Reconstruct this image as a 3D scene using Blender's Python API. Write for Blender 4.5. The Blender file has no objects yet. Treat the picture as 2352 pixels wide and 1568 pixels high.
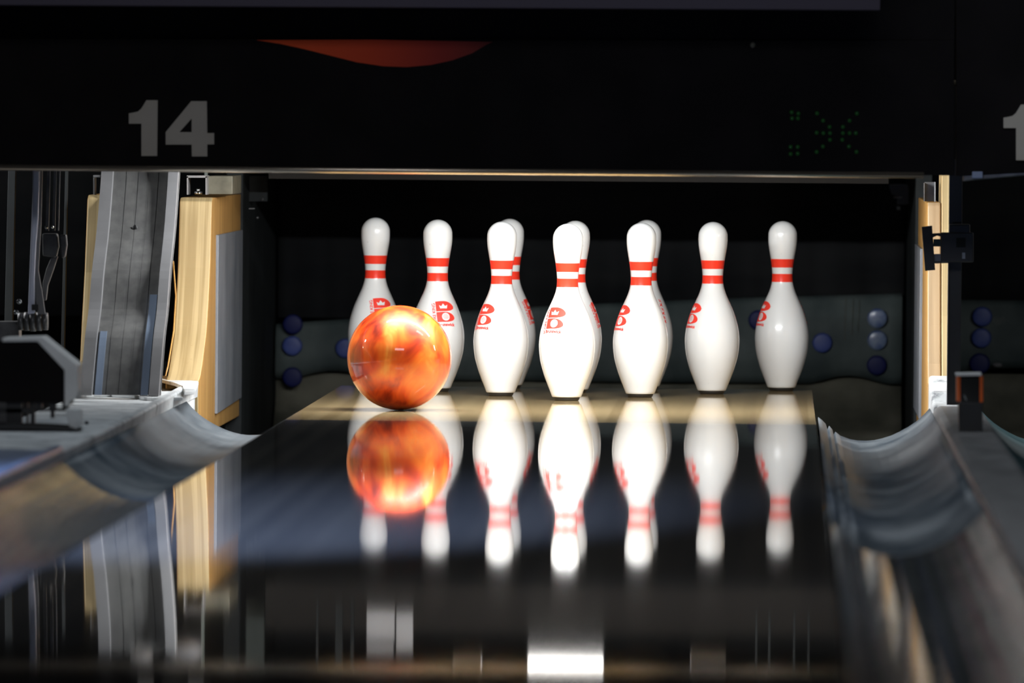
import bpy, bmesh, math, random
from mathutils import Vector, Matrix
random.seed(14)
sc = bpy.context.scene
COL = sc.collection
W, H = 2352, 1568
R = math.radians

# ------------------------------------------------------------------ camera
cam_d = bpy.data.cameras.new('camera')
cam = bpy.data.objects.new('camera', cam_d); COL.objects.link(cam); sc.camera = cam
CP = Vector((0.452343, -18.362427, 0.609011))
yaw, pit, roll = 0.03108289, 0.02627996, 0.00819424
cy, sy, cp_, sp_ = math.cos(yaw), math.sin(yaw), math.cos(pit), math.sin(pit)
fw = Vector((-sy*cp_, cy*cp_, -sp_)); rt0 = Vector((cy, sy, 0)); up0 = rt0.cross(fw)
rt = rt0*math.cos(roll) + up0*math.sin(roll)
up = up0*math.cos(roll) - rt0*math.sin(roll)
m = Matrix((rt, up, -fw)).transposed().to_4x4(); m.translation = CP
cam.matrix_world = m
cam_d.lens = 300; cam_d.sensor_width = 36; cam_d.clip_start = .5; cam_d.clip_end = 100
cam_d.dof.use_dof = True; cam_d.dof.focus_distance = 18.2; cam_d.dof.aperture_fstop = 5.6
FPX = 19600.0
def ray(px, py): return fw + rt*((px-W/2)/FPX) + up*((H/2-py)/FPX)
def at(px, py, Y):                      # point of the photograph's pixel at depth Y -> (x, z)
    d = ray(px, py); p = CP + d*((Y-CP.y)/d.y); return p.x, p.z
def on(px, py, z):                      # ... on the horizontal plane z -> (x, y)
    d = ray(px, py); p = CP + d*((z-CP.z)/d.z); return p.x, p.y
def mir(px, py, Y):                     # a pixel seen mirrored in the lane -> (x, z) at depth Y
    d = ray(px, py); p = CP + d*(-CP.z/d.z); d = Vector((d.x, d.y, -d.z)); q = p + d*((Y-p.y)/d.y)
    return q.x, q.z

# ------------------------------------------------------------------ helpers
def tag(o, label=None, cat=None, group=None, kind=None):
    if label: o['label'] = label
    if cat: o['category'] = cat
    if group: o['group'] = group
    if kind: o['kind'] = kind
    return o
def obj(name, bm, mats, parent=None, smooth=False, bevel=0, loc=None):
    me = bpy.data.meshes.new(name); bmesh.ops.recalc_face_normals(bm, faces=bm.faces[:])
    bm.to_mesh(me); bm.free()
    if not isinstance(mats, (list, tuple)): mats = [mats]
    for mm in mats: me.materials.append(mm)
    if smooth:
        for p in me.polygons: p.use_smooth = True
    o = bpy.data.objects.new(name, me); COL.objects.link(o)
    if parent: o.parent = parent
    if loc: o.location = loc
    if bevel:
        b = o.modifiers.new('bevel', 'BEVEL'); b.width = bevel; b.segments = 2; b.limit_method = 'ANGLE'
        b.harden_normals = False
    return o
def empty(name, loc=(0, 0, 0), rz=0):
    o = bpy.data.objects.new(name, None); COL.objects.link(o); o.location = loc; o.rotation_euler = (0, 0, rz)
    o.empty_display_size = .05
    return o
def rebase(root, loc):                  # put an Empty at its thing's base without moving the parts
    root.location = loc
    for c in root.children: c.location = Vector(c.location) - Vector(loc)
def B(): return bmesh.new()
def box(bm, x0, x1, y0, y1, z0, z1, mi=0):
    v = [bm.verts.new(p) for p in ((x0,y0,z0),(x1,y0,z0),(x1,y1,z0),(x0,y1,z0),(x0,y0,z1),(x1,y0,z1),(x1,y1,z1),(x0,y1,z1))]
    for f in ((0,3,2,1),(4,5,6,7),(0,1,5,4),(1,2,6,5),(2,3,7,6),(3,0,4,7)):
        bm.faces.new([v[i] for i in f]).material_index = mi
    return bm
def prism(bm, pts, axis, a0, a1, mi=0): # outline pts (2D) extruded along axis 'x','y','z'
    def P(p, a):
        return {'x': (a, p[0], p[1]), 'y': (p[0], a, p[1]), 'z': (p[0], p[1], a)}[axis]
    v0 = [bm.verts.new(P(p, a0)) for p in pts]; v1 = [bm.verts.new(P(p, a1)) for p in pts]
    n = len(pts)
    f = [bm.faces.new(v0), bm.faces.new(v1[::-1])]
    for i in range(n): f.append(bm.faces.new((v0[i], v0[(i+1) % n], v1[(i+1) % n], v1[i])))
    for q in f: q.material_index = mi
    return bm
def pxp(bm, pts, Y, th, mi=0):          # outline given by where it shows at depth Y, with thickness
    return prism(bm, [at(a, b, Y) for a, b in pts], 'y', Y, Y+th, mi)
def pxb(bm, a0, b0, a1, b1, Y, th, mi=0):
    return pxp(bm, [(a0, b0), (a1, b0), (a1, b1), (a0, b1)], Y, th, mi)
def tube(bm, pts, rad, n=14, mi=0, caps=True):
    pts = [Vector(p) for p in pts]; rings = []
    rads = rad if isinstance(rad, (list, tuple)) else [rad]*len(pts)
    for i, p in enumerate(pts):
        t = (pts[min(i+1, len(pts)-1)] - pts[max(i-1, 0)]).normalized()
        a = t.cross(Vector((0, 0, 1)) if abs(t.z) < .9 else Vector((0, 1, 0))).normalized(); b = t.cross(a)
        rings.append([bm.verts.new(p + (a*math.cos(2*math.pi*k/n) + b*math.sin(2*math.pi*k/n))*rads[i]) for k in range(n)])
    for i in range(len(rings)-1):
        for k in range(n):
            f = bm.faces.new((rings[i][k], rings[i][(k+1) % n], rings[i+1][(k+1) % n], rings[i+1][k])); f.material_index = mi; f.smooth = True
    if caps:
        for r_ in (rings[0], rings[-1]): bm.faces.new(r_).material_index = mi
    return bm
def sweep(bm, prof, ys, closed=False):  # profile (x,z) swept along Y
    rows = [[bm.verts.new((x, y, z)) for x, z in prof] for y in ys]
    for i in range(len(ys)-1):
        for k in range(len(prof)-1 + (1 if closed else 0)):
            k2 = (k+1) % len(prof)
            bm.faces.new((rows[i][k], rows[i][k2], rows[i+1][k2], rows[i+1][k])).smooth = True
    if closed:
        bm.faces.new(rows[0]); bm.faces.new(rows[-1][::-1])
    return bm
def dome(bm, c, rx, rz, depth, axis=-1, n=28, m_=6, mi=0): # shallow dome facing -Y
    rings = []
    for j in range(m_+1):
        a = j/m_*math.pi/2
        if j == m_: rings.append([bm.verts.new((c[0], c[1]+axis*depth, c[2]))]); break
        rr = math.cos(a)
        rings.append([bm.verts.new((c[0]+rx*rr*math.cos(2*math.pi*k/n), c[1]+axis*depth*math.sin(a), c[2]+rz*rr*math.sin(2*math.pi*k/n))) for k in range(n)])
    for j in range(m_):
        for k in range(n):
            if j == m_-1: f = bm.faces.new((rings[j][k], rings[j][(k+1) % n], rings[j+1][0]))
            else: f = bm.faces.new((rings[j][k], rings[j][(k+1) % n], rings[j+1][(k+1) % n], rings[j+1][k]))
            f.smooth = True; f.material_index = mi
    bm.faces.new(rings[0]).material_index = mi
    return bm

# ------------------------------------------------------------------ materials
def mat(name, col, rough=.5, metal=0., spec=.5, coat=0., coat_r=.03, var=0., scale=(8, 8, 8), col2=None,
        bump=0., bscale=60., emit=None, estr=0., detail=6, contrast=(.35, .65), dirt=None, dirt_scale=30, dirt_w=(.62, .72), rvar=0., trans=0., ior=1.45):
    mt = bpy.data.materials.new(name); mt.use_nodes = True
    nt = mt.node_tree; N = nt.nodes; L = nt.links
    p = N['Principled BSDF']
    p.inputs['Base Color'].default_value = (*col, 1); p.inputs['Roughness'].default_value = rough
    p.inputs['Metallic'].default_value = metal; p.inputs['Specular IOR Level'].default_value = spec
    p.inputs['Coat Weight'].default_value = coat; p.inputs['Coat Roughness'].default_value = coat_r
    p.inputs['Transmission Weight'].default_value = trans; p.inputs['IOR'].default_value = ior
    tc = N.new('ShaderNodeTexCoord'); mp = N.new('ShaderNodeMapping'); mp.inputs['Scale'].default_value = scale
    L.new(tc.outputs['Object'], mp.inputs['Vector'])
    cur = None
    if col2 is not None:
        nz = N.new('ShaderNodeTexNoise'); nz.inputs['Detail'].default_value = detail; nz.inputs['Scale'].default_value = 1
        L.new(mp.outputs['Vector'], nz.inputs['Vector'])
        cr = N.new('ShaderNodeValToRGB'); cr.color_ramp.elements[0].position = contrast[0]; cr.color_ramp.elements[1].position = contrast[1]
        cr.color_ramp.elements[0].color = (*col, 1); cr.color_ramp.elements[1].color = (*col2, 1)
        L.new(nz.outputs['Fac'], cr.inputs['Fac']); cur = cr.outputs['Color']
        if rvar:
            mr = N.new('ShaderNodeMapRange'); mr.inputs['To Min'].default_value = max(0, rough-rvar); mr.inputs['To Max'].default_value = rough+rvar
            L.new(nz.outputs['Fac'], mr.inputs['Value']); L.new(mr.outputs['Result'], p.inputs['Roughness'])
    if dirt is not None:
        n2 = N.new('ShaderNodeTexNoise'); n2.inputs['Scale'].default_value = dirt_scale; n2.inputs['Detail'].default_value = 8; n2.inputs['Roughness'].default_value = .7
        L.new(tc.outputs['Object'], n2.inputs['Vector'])
        c2 = N.new('ShaderNodeValToRGB'); c2.color_ramp.elements[0].position = dirt_w[0]; c2.color_ramp.elements[1].position = dirt_w[1]
        mx = N.new('ShaderNodeMix'); mx.data_type = 'RGBA'; mx.inputs[6].default_value = (*col, 1); mx.inputs[7].default_value = (*dirt, 1)
        L.new(n2.outputs['Fac'], c2.inputs['Fac']); L.new(c2.outputs['Color'], mx.inputs[0])
        if cur: L.new(cur, mx.inputs[6])
        cur = mx.outputs[2]
    if cur: L.new(cur, p.inputs['Base Color'])
    if bump:
        n3 = N.new('ShaderNodeTexNoise'); n3.inputs['Scale'].default_value = bscale; n3.inputs['Detail'].default_value = 4
        L.new(tc.outputs['Object'], n3.inputs['Vector'])
        b = N.new('ShaderNodeBump'); b.inputs['Strength'].default_value = bump; b.inputs['Distance'].default_value = .002
        L.new(n3.outputs['Fac'], b.inputs['Height']); L.new(b.outputs['Normal'], p.inputs['Normal'])
    if emit: p.inputs['Emission Color'].default_value = (*emit, 1); p.inputs['Emission Strength'].default_value = estr
    return mt

def boards(name, c1, c2, rough, bumpd, spec=.5, coat=1):
    """lane boards running along Y under a glossy oiled finish"""
    mt = bpy.data.materials.new(name); mt.use_nodes = True
    nt = mt.node_tree; N = nt.nodes; L = nt.links; p = N['Principled BSDF']
    tc = N.new('ShaderNodeTexCoord'); sx = N.new('ShaderNodeSeparateXYZ'); L.new(tc.outputs['Object'], sx.inputs[0])
    mu = N.new('ShaderNodeMath'); mu.operation = 'MULTIPLY'; mu.inputs[1].default_value = 39/1.0636; L.new(sx.outputs['X'], mu.inputs[0])
    fl = N.new('ShaderNodeMath'); fl.operation = 'FLOOR'; L.new(mu.outputs[0], fl.inputs[0])
    wn = N.new('ShaderNodeTexWhiteNoise'); wn.noise_dimensions = '1D'; L.new(fl.outputs[0], wn.inputs['W'])
    nz = N.new('ShaderNodeTexNoise'); mp = N.new('ShaderNodeMapping'); mp.inputs['Scale'].default_value = (90, 3, 1)
    L.new(tc.outputs['Object'], mp.inputs['Vector']); L.new(mp.outputs['Vector'], nz.inputs['Vector']); nz.inputs['Scale'].default_value = 1; nz.inputs['Detail'].default_value = 5
    ad = N.new('ShaderNodeMath'); ad.operation = 'ADD'; L.new(wn.outputs['Value'], ad.inputs[0]); L.new(nz.outputs['Fac'], ad.inputs[1])
    hf = N.new('ShaderNodeMath'); hf.operation = 'MULTIPLY'; hf.inputs[1].default_value = .5; L.new(ad.outputs[0], hf.inputs[0])
    cr = N.new('ShaderNodeValToRGB'); cr.color_ramp.elements[0].color = (*c1, 1); cr.color_ramp.elements[1].color = (*c2, 1)
    cr.color_ramp.elements[0].position = .15; cr.color_ramp.elements[1].position = .85
    L.new(hf.outputs[0], cr.inputs['Fac']); L.new(cr.outputs['Color'], p.inputs['Base Color'])
    p.inputs['Roughness'].default_value = rough; p.inputs['Specular IOR Level'].default_value = spec
    p.inputs['Coat Weight'].default_value = coat; p.inputs['Coat Roughness'].default_value = rough
    # the finish is very slightly wavy: long low swells
    mp2 = N.new('ShaderNodeMapping'); mp2.inputs['Scale'].default_value = (5, 9, 1); L.new(tc.outputs['Object'], mp2.inputs['Vector'])
    n2 = N.new('ShaderNodeTexNoise'); n2.inputs['Scale'].default_value = 1; n2.inputs['Detail'].default_value = 2; L.new(mp2.outputs['Vector'], n2.inputs['Vector'])
    b = N.new('ShaderNodeBump'); b.inputs['Strength'].default_value = 1; b.inputs['Distance'].default_value = bumpd
    L.new(n2.outputs['Fac'], b.inputs['Height']); L.new(b.outputs['Normal'], p.inputs['Normal']); L.new(b.outputs['Normal'], p.inputs['Coat Normal'])
    return mt

M = {}
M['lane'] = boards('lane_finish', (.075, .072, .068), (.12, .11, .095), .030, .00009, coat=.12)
M['deck'] = boards('deck_finish', (.34, .24, .115), (.50, .37, .19), .045, .00006, coat=0)
M['pin'] = mat('pin_white', (.82, .83, .82), .22, coat=.5, dirt=(.30, .30, .30), dirt_scale=60, dirt_w=(.665, .74))
M['red'] = mat('pin_red', (.95, .045, .02), .35, spec=.3, coat=.1)
M['logo'] = mat('logo_red', (.95, .06, .04), .45, spec=.2)
M['logow'] = mat('logo_white', (.80, .80, .79), .4)
M['rubber'] = mat('base_black', (.02, .018, .016), .5)
M['dust_gutter'] = mat('dusty_gutter', (.05, .068, .085), .40, spec=.35, col2=(.17, .19, .205), scale=(11, 4, 11), contrast=(.35, .7), dirt=(.42, .45, .46), dirt_scale=60, dirt_w=(.66, .72), rvar=.12)
M['gloss_gutter'] = mat('polished_gutter', (.045, .05, .06), .12, col2=(.09, .10, .115), scale=(12, 3, 12), spec=.45, rvar=.05)
M['teal_gutter'] = mat('teal_gutter', (.03, .075, .085), .35, col2=(.07, .12, .13), scale=(12, 6, 12))
M['dust_white'] = mat('dusty_plastic', (.42, .44, .45), .6, col2=(.62, .64, .64), scale=(14, 7, 14), contrast=(.35, .6), dirt=(.16, .17, .18), dirt_scale=12, dirt_w=(.56, .66))
M['grey_cap'] = mat('grey_cap', (.11, .11, .11), .5, col2=(.17, .17, .17), scale=(20, 8, 20))
M['blue_cap'] = mat('blue_grey_cap', (.14, .17, .24), .3, col2=(.22, .26, .34), scale=(9, 5, 9))
M['wood'] = mat('pale_maple', (.33, .24, .11), .6, col2=(.46, .35, .18), scale=(110, 2.2, 2.2), contrast=(.4, .6), dirt=(.3, .2, .09), dirt_scale=14, dirt_w=(.66, .8))
M['wood_side'] = mat('amber_ply', (.34, .18, .05), .5, col2=(.45, .26, .08), scale=(20, 30, 3), dirt=(.25, .14, .05), dirt_scale=25, dirt_w=(.6, .8))
M['wood_pink'] = mat('pinkish_ply', (.34, .24, .14), .55, col2=(.47, .35, .22), scale=(70, 2.2, 2.2), contrast=(.3, .7), dirt=(.3, .18, .08), dirt_scale=20, dirt_w=(.66, .8))
M['sheet'] = mat('zinc_sheet', (.19, .21, .24), .45, metal=.3, col2=(.27, .29, .32), scale=(8, 8, 4))
M['trough'] = mat('trough_grey', (.10, .10, .10), .6, col2=(.155, .155, .15), scale=(45, 45, 2.2), contrast=(.3, .7))
M['trough_rim'] = mat('trough_rim_grey', (.16, .16, .165), .5, col2=(.20, .20, .205), scale=(10, 10, 4))
M['trough_strip'] = mat('trough_blue_strip', (.22, .28, .38), .4)
M['black'] = mat('black_paint', (.012, .012, .013), .5, col2=(.02, .02, .02))
M['mask'] = mat('mask_black', (.010, .009, .009), .85, col2=(.014, .012, .012), spec=.03)
M['curtain'] = mat('curtain_black', (.015, .016, .018), .9, col2=(.024, .025, .026), scale=(3, 3, 12), spec=.1)
M['cushion'] = mat('cushion_vinyl', (.045, .062, .064), .6, col2=(.12, .145, .14), scale=(7, 7, 5), contrast=(.4, .75), spec=.3, dirt=(.15, .16, .15), dirt_scale=9, dirt_w=(.62, .8))
M['skirt'] = mat('skirt_olive', (.07, .07, .055), .7, col2=(.17, .165, .13), scale=(6, 6, 6), spec=.2)
M['pit_dark'] = mat('pit_dark', (.012, .014, .015), .7, col2=(.022, .026, .027), scale=(10, 10, 4), spec=.2)
M['disc'] = mat('blue_rubber', (.035, .06, .24), .45, spec=.4, col2=(.06, .09, .30), scale=(30, 30, 30))
M['disc_pale'] = mat('blue_rubber_worn', (.05, .09, .24), .3, spec=.6, col2=(.22, .28, .40), scale=(45, 45, 70), coat=.3)
M['disc_dark'] = mat('navy_rubber', (.008, .012, .085), .5, spec=.25)
M['alu'] = mat('satin_aluminium', (.80, .68, .55), .25, metal=.9, col2=(.55, .46, .36), scale=(3, 30, 30))
M['num'] = mat('number_grey', (.46, .41, .34), .8, col2=(.51, .46, .385))
M['red_flat'] = mat('plain_red', (.75, .05, .01), .8)
M['screen'] = mat('screen_case', (.05, .042, .054), .8, spec=.1)
M['led'] = mat('green_lens', (.003, .014, .003), .5, emit=(.05, .5, .08), estr=.02)
M['hood'] = mat('grey_hood', (.66, .66, .64), .55, col2=(.76, .76, .74), scale=(12, 12, 12))
M['rod'] = mat('rod_steel', (.62, .66, .82), .5, metal=.1, col2=(.72, .74, .86), scale=(20, 20, 5))
M['steel'] = mat('dark_steel', (.10, .10, .105), .4, metal=.5, col2=(.18, .18, .18), scale=(30, 30, 30))
M['chrome'] = mat('chrome', (.75, .78, .8), .12, metal=1.)
M['bracket'] = mat('bracket_olive', (.10, .095, .07), .5, metal=.3, col2=(.16, .15, .11), scale=(30, 30, 30))
M['orange'] = mat('orange_plastic', (.75, .13, .015), .4)
M['lens'] = mat('dark_lens', (.02, .02, .02), .08, spec=.8)
M['white_plate'] = mat('white_plate', (.13, .13, .135), .6, col2=(.18, .18, .185), scale=(10, 10, 10))
M['bracket_white'] = mat('bracket_white', (.42, .42, .43), .6)
M['brown_black'] = mat('brown_black', (.009, .007, .005), .8)
M['greygreen'] = mat('grey_green_plate', (.07, .085, .075), .6, col2=(.11, .125, .11), scale=(15, 15, 3))
M['chip'] = mat('dark_green_board', (.01, .04, .03), .5)
M['label_blue'] = mat('blue_grey_label', (.25, .30, .42), .5)
M['floor'] = mat('dark_floor', (.02, .02, .02), .6, col2=(.03, .03, .03))
M['wall'] = mat('dark_wall', (.02, .02, .022), .8, col2=(.03, .03, .03))
M['tubeglow'] = mat('lamp_glow', (1, 1, 1), .5, emit=(1, .98, .95), estr=9)

# ------------------------------------------------------------------ setting
S = lambda n, bm, mm: tag(obj(n, bm, mm), kind='structure')
S('floor', box(B(), -4, 4, -22, 3.0, -.24, -.16), M['floor'])
S('wall_back', box(B(), -4, 4, 3.0, 3.1, -.24, 2.9), M['wall'])
S('wall_left', box(B(), -4.1, -4, -22, 3.1, -.24, 2.9), M['wall'])
S('wall_right', box(B(), 4, 4.1, -22, 3.1, -.24, 2.9), M['wall'])
S('ceiling', box(B(), -4.1, 4.1, -22, 3.1, 2.9, 3.0), M['wall'])

# ------------------------------------------------------------------ lane and pin deck
LW = .5318
DECK_Y0, DECK_Y1 = -1.30, .885
bm = B(); rows = []                       # the lane bed sags very slightly towards the bowler
SAG = .00012
for i in range(83):
    y = DECK_Y0-.0006-.2*i; z = -SAG*(y-DECK_Y0)**2
    rows.append([bm.verts.new(p) for p in ((-LW, y, -.16), (-LW, y, z-.001), (-LW+.001, y, z), (LW-.001, y, z), (LW, y, z-.001), (LW, y, -.16))])
for i in range(82):
    for k in range(6):
        f = bm.faces.new((rows[i][k], rows[i][(k+1) % 6], rows[i+1][(k+1) % 6], rows[i+1][k])); f.smooth = k == 2
bm.faces.new(rows[0]); bm.faces.new(rows[-1])
o = tag(obj('bowling_lane', bm, M['lane']),
    'glossy dark oiled bowling lane mirroring the pins and the orange ball', 'bowling lane')
es = o.data.attributes.new('sharp_edge', 'BOOLEAN', 'EDGE')
for e_ in o.data.edges:
    a_, b_ = (o.data.vertices[v].co for v in e_.vertices)
    if abs(a_.y-b_.y) > .01: es.data[e_.index].value = True
tag(obj('pin_deck', box(B(), -LW, LW, DECK_Y0, DECK_Y1, -.155, 0), M['deck'], bevel=.001),
    'light brown wooden deck under the ten standing pins, at the end of the lane', 'pin deck')

# ------------------------------------------------------------------ gutters
PROF = [(.006,-.030),(.006,-.004),(.014,-.010),(.022,-.018),(.0255,-.030),(.029,-.022),(.036,-.030),(.0385,-.040),(.042,-.034),
        (.052,-.042),(.071,-.049),(.088,-.052),(.105,-.0525),(.122,-.051),(.139,-.047),(.157,-.041),(.174,-.033),(.191,-.0235),(.208,-.012),(.224,.0025),(.236,.016)]
def gutter(name, s, x0, ys, mm, label, group=None):
    bm = B(); top = [(x0+s*a, z) for a, z in PROF]; bot = [(x0+s*a, z-.006) for a, z in PROF[::-1]]
    sweep(bm, top+bot, ys, closed=True)
    return tag(obj(name, bm, mm), label, 'gutter')
SEAM = -5.40
gutter('lane_gutter', 1, LW, [SEAM+.002, -3.8, -2.2, -.75], M['dust_gutter'], 'dusty grey-blue curved gutter right of the lane, ending by the box with orange edges')
gutter('lane_gutter', 1, LW, [-17, -11, SEAM-.002], M['gloss_gutter'], 'dark shiny gutter section in the bottom right corner, with a tan streak mirrored in it')
SEAML = -3.80
gutter('lane_gutter', -1, -LW, [SEAML+.002, -2.2, -.75], M['dust_gutter'], 'dusty blue-grey curved gutter left of the lane, ending below the broad wooden post')
gutter('lane_gutter', -1, -LW, [-17, -9, SEAML-.002], M['gloss_gutter'], 'shiny near section of the left gutter with a bright bluish patch and orange reflections')
gutter('lane_gutter', -1, 1.107, [-17, -8, -.75], M['teal_gutter'], 'dark teal gutter of the next lane at the right edge of the photo')

# caps between the lanes
bm = B()
prism(bm, [(-.990, -.10), (-.990, .026), (-.985, .030), (-.792, .030), (-.772, .030), (-.770, .020), (-.770, -.10)], 'y', SEAML+.004, -.46)
cover = empty('ball_return_cover', (-.88, -1.5, -.16))
tag(cover, 'dusty whitish cover over the ball return between the left gutter and the black device', 'cover')
c1 = obj('top', bm, M['dust_white'], cover, bevel=.003)
# raised lip along the gutter, tall at the far end
bm = B()
yl = [-.41, -.7, -1.1, -1.6, -2.2, -3.0, SEAML+.004]; zl = [.048, .046, .044, .040, .036, .034, .033]
rows = []
for y, z in zip(yl, zl):
    rows.append([bm.verts.new(p) for p in ((-.7685, y, .014), (-.7665, y, z-.004), (-.769, y, z), (-.783, y, z), (-.787, y, .026), (-.787, y, .014))])
for i in range(len(rows)-1):
    for k in range(6):
        bm.faces.new((rows[i][k], rows[i][(k+1) % 6], rows[i+1][(k+1) % 6], rows[i+1][k]))
bm.faces.new(rows[0]); bm.faces.new(rows[-1])
obj('lip', bm, M['dust_white'], cover)
# curved double rim in front of the upright channel and the pointed corner by the post
def plate(bm, pts, z0, z1): return prism(bm, [on(a, b, z1) for a, b in pts], 'z', z0, z1)
bm = B(); plate(bm, [(176, 896), (215, 891), (255, 889.5), (295, 891), (332, 894), (370, 898), (400, 898), (424, 895), (420, 912), (342, 913), (306, 907), (255, 904), (215, 904.5), (172, 907)], .0305, .037)
obj('rim', bm, M['dust_white'], cover, bevel=.001)
bm = B(); plate(bm, [(372, 862), (400, 866), (430, 871.5), (456, 876), (446, 897), (424, 899), (419, 886), (400, 878), (372, 871)], .0405, .048)
obj('rim', bm, M['dust_white'], cover, bevel=.001)
bm = B(); plate(bm, [(372, 871), (400, 878), (419, 886), (424, 897), (398, 897), (372, 898)], .0303, .0307)
obj('opening', bm, M['black'], cover)
bm = B(); plate(bm, [(172, 910), (215, 907), (255, 906.5), (306, 909.5), (342, 915), (350, 918), (306, 912.5), (255, 909.5), (215, 910), (170, 913)], .0303, .0308)
obj('groove', bm, M['black'], cover)
bm = B(); X, Y = on(199, 973, .031)
tube(bm, [(X, Y, .027), (X, Y, .036)], .0035); obj('screw', bm, M['black'], cover)
rebase(cover, (0, 0, 0))

bm = B()
prism(bm, [(-.990, -.10), (-.990, .034), (-.80, .034), (-.782, .042), (-.771, .042), (-.7675, .036), (-.768, .014), (-.775, -.10)], 'y', -17, SEAML-.004)
tag(obj('ball_return_cover', bm, M['blue_cap'], bevel=.003), 'glossy blue-grey near cover at the left edge below the black device', 'cover')
bm = B()
prism(bm, [(.7690, -.10), (.7685, .012), (.773, .026), (.784, .031), (.853, .031), (.864, .026), (.8685, .012), (.868, -.10)], 'y', -17, -1.052)
tag(obj('gutter_divider', bm, M['grey_cap'], bevel=.003), 'dark grey rounded cap between the right gutter and the teal gutter, carrying the orange-edged box', 'divider')
# dusty white end block at the foot of the right post
bm = B()
X0, X1 = .769, .866
pts = [(-1.05, -.10), (-1.05, .030), (-.98, .033), (-.90, .034), (-.86, .052), (-.70, .056), (-.62, .072), (-.56, .078), (-.56, -.10)]
prism(bm, pts, 'x', X0, .862)
tag(obj('division_end_block', bm, M['dust_white'], bevel=.006), 'dusty white end block at the foot of the slim right wooden post', 'block')

# ------------------------------------------------------------------ kickback panels
def kick(name, xa, xb, front, top, back, bot, mfront, mside, label):
    """panel in the YZ plane; narrow front edge = end grain, faces = ply"""
    root = empty(name, ((xa+xb)/2, front[0][0], bot))
    bm = B()
    out = list(front) + [(front[-1][0]+.03, bot), (back, bot), (back, top)]
    prism(bm, out, 'x', xa, xb, 0)
    nf = len(front)
    bm.faces.ensure_lookup_table()
    for i, f in enumerate(bm.faces): f.material_index = 1
    for i in range(nf): bm.faces[2+i].material_index = 0
    o = obj('panel', bm, [mfront, mside], root, bevel=.003)
    o.location = -Vector(root.location)
    tag(root, label, 'wooden post')
    return root
def smoothp(P, k=4):
    out = []
    for i in range(len(P)-1):
        a, b, c, d = P[max(i-1, 0)], P[i], P[i+1], P[min(i+2, len(P)-1)]
        for j in range(k):
            t = j/k; out.append(tuple(.5*(2*b[q]+(c[q]-a[q])*t+(2*a[q]-5*b[q]+4*c[q]-d[q])*t*t+(-a[q]+3*b[q]-3*c[q]+d[q])*t**3) for q in (0, 1)))
    return out+[P[-1]]
FL = [(.015, .430), (-.005, .422), (-.021, .375), (-.053, .280), (-.105, .200), (-.150, .148), (-.215, .110), (-.294, .072), (-.345, .055), (-.40, .046)]
FL = FL[:2]+smoothp(FL[2:])
KL = kick('kickback_post', -.837, -.767, FL, .430, .968, -.075, M['wood'], M['wood_side'],
          'broad pale wooden post with amber side, left of the pins, beside the grey upright channel')
bm = B(); zt, zb = .348, -.040
pts = [(.13, zt), (.965, zt), (.965, -.032), (.13, zb)]
prism(bm, pts, 'x', -.769, -.7615)
o = obj('metal_sheet', bm, M['sheet'], KL, bevel=.0008); o.location = -Vector(KL.location); o['label'] = 'grey-blue metal sheet'
FL2 = [(-.62, .440), (-.64, .432), (-.66, .38), (-.70, .28), (-.76, .18), (-.80, .10), (-.82, .04)]
kick('kickback_post', -.985, -.945, FL2, .440, .3, .0315, M['wood'], M['wood_side'],
     'narrow strip of wooden post showing left of the grey upright channel')
FR = [(-.30, .436), (-.31, .43), (-.33, .38), (-.38, .28), (-.43, .18), (-.48, .10), (-.52, .06), (-.53, -.02)]
KR = kick('kickback_post', .767, .795, FR, .436, .85, -.075, M['wood_pink'], M['wood_side'],
          'slim pinkish wooden post right of the pins, behind the black sensor bracket')
bm = B(); prism(bm, [(.22, .33), (.95, .33), (.95, -.04), (.22, -.04)], 'x', .7615, .769)
o = obj('metal_sheet', bm, M['sheet'], KR, bevel=.0008); o.location = -Vector(KR.location); o['label'] = 'grey-blue metal sheet'
bm = B(); prism(bm, [(-.36, .52), (-.38, .38), (-.46, .2), (-.55, .07), (-.55, .0), (.0, .0), (.0, .52)], 'x', .7965, .834)
tag(obj('tall_plank', bm, M['wood'], bevel=.002), 'pale tall plank standing between the slim right post and the black upright', 'plank')
# brackets on top of the posts
def pxroot(name, label, cat, px, py, Y, group=None):
    x, z = at(px, py, Y); return tag(empty(name, (x, Y, z)), label, cat, group)
def part(name, bm, mm, root, bevel=0, label=None):
    o = obj(name, bm, mm, root, bevel=bevel); o.location = -Vector(root.location)
    if label: o['label'] = label
    return o
br = pxroot('post_bracket', 'open dark metal bracket with a bolt on top of the broad left post', 'bracket', 480, 452, .05)
bm = B(); pxb(bm, 429, 405, 432, 447, .04, .08); pxb(bm, 472, 405, 475, 447, .04, .08); pxb(bm, 429, 403, 475, 408, .04, .08)
part('frame', bm, M['trough_rim'], br)
bm = B(); pxb(bm, 476, 404, 534, 446, .10, .3); part('block', bm, M['bracket'], br, .001)
bm = B(); x, z = at(455, 442, .05); tube(bm, [(x, .06, z-.004), (x, .06, z+.002)], .009, 6); tube(bm, [(x, .06, z+.002), (x, .06, z+.008)], .004, 12)
part('bolt', bm, M['chrome'], br)
br = pxroot('post_bracket', 'small dark metal bracket on top of the slim right post', 'bracket', 2140, 465, -.2)
bm = B(); pxb(bm, 2122, 420, 2124, 462, -.2, .06); pxb(bm, 2124, 418, 2146, 462, -.17, .03); part('plate', bm, M['steel'], br)
bm = B(); pxb(bm, 2146, 418, 2149, 463, -.2, .06); part('frame', bm, M['sheet'], br)
br = pxroot('post_bracket', 'thin bent bracket above the narrow wooden strip at the left', 'bracket', 220, 446, -.6)
bm = B(); pxb(bm, 214, 408, 217, 447, -.6, .05); pxb(bm, 214, 402, 230, 407, -.6, .05); part('frame', bm, M['trough_rim'], br)

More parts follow.
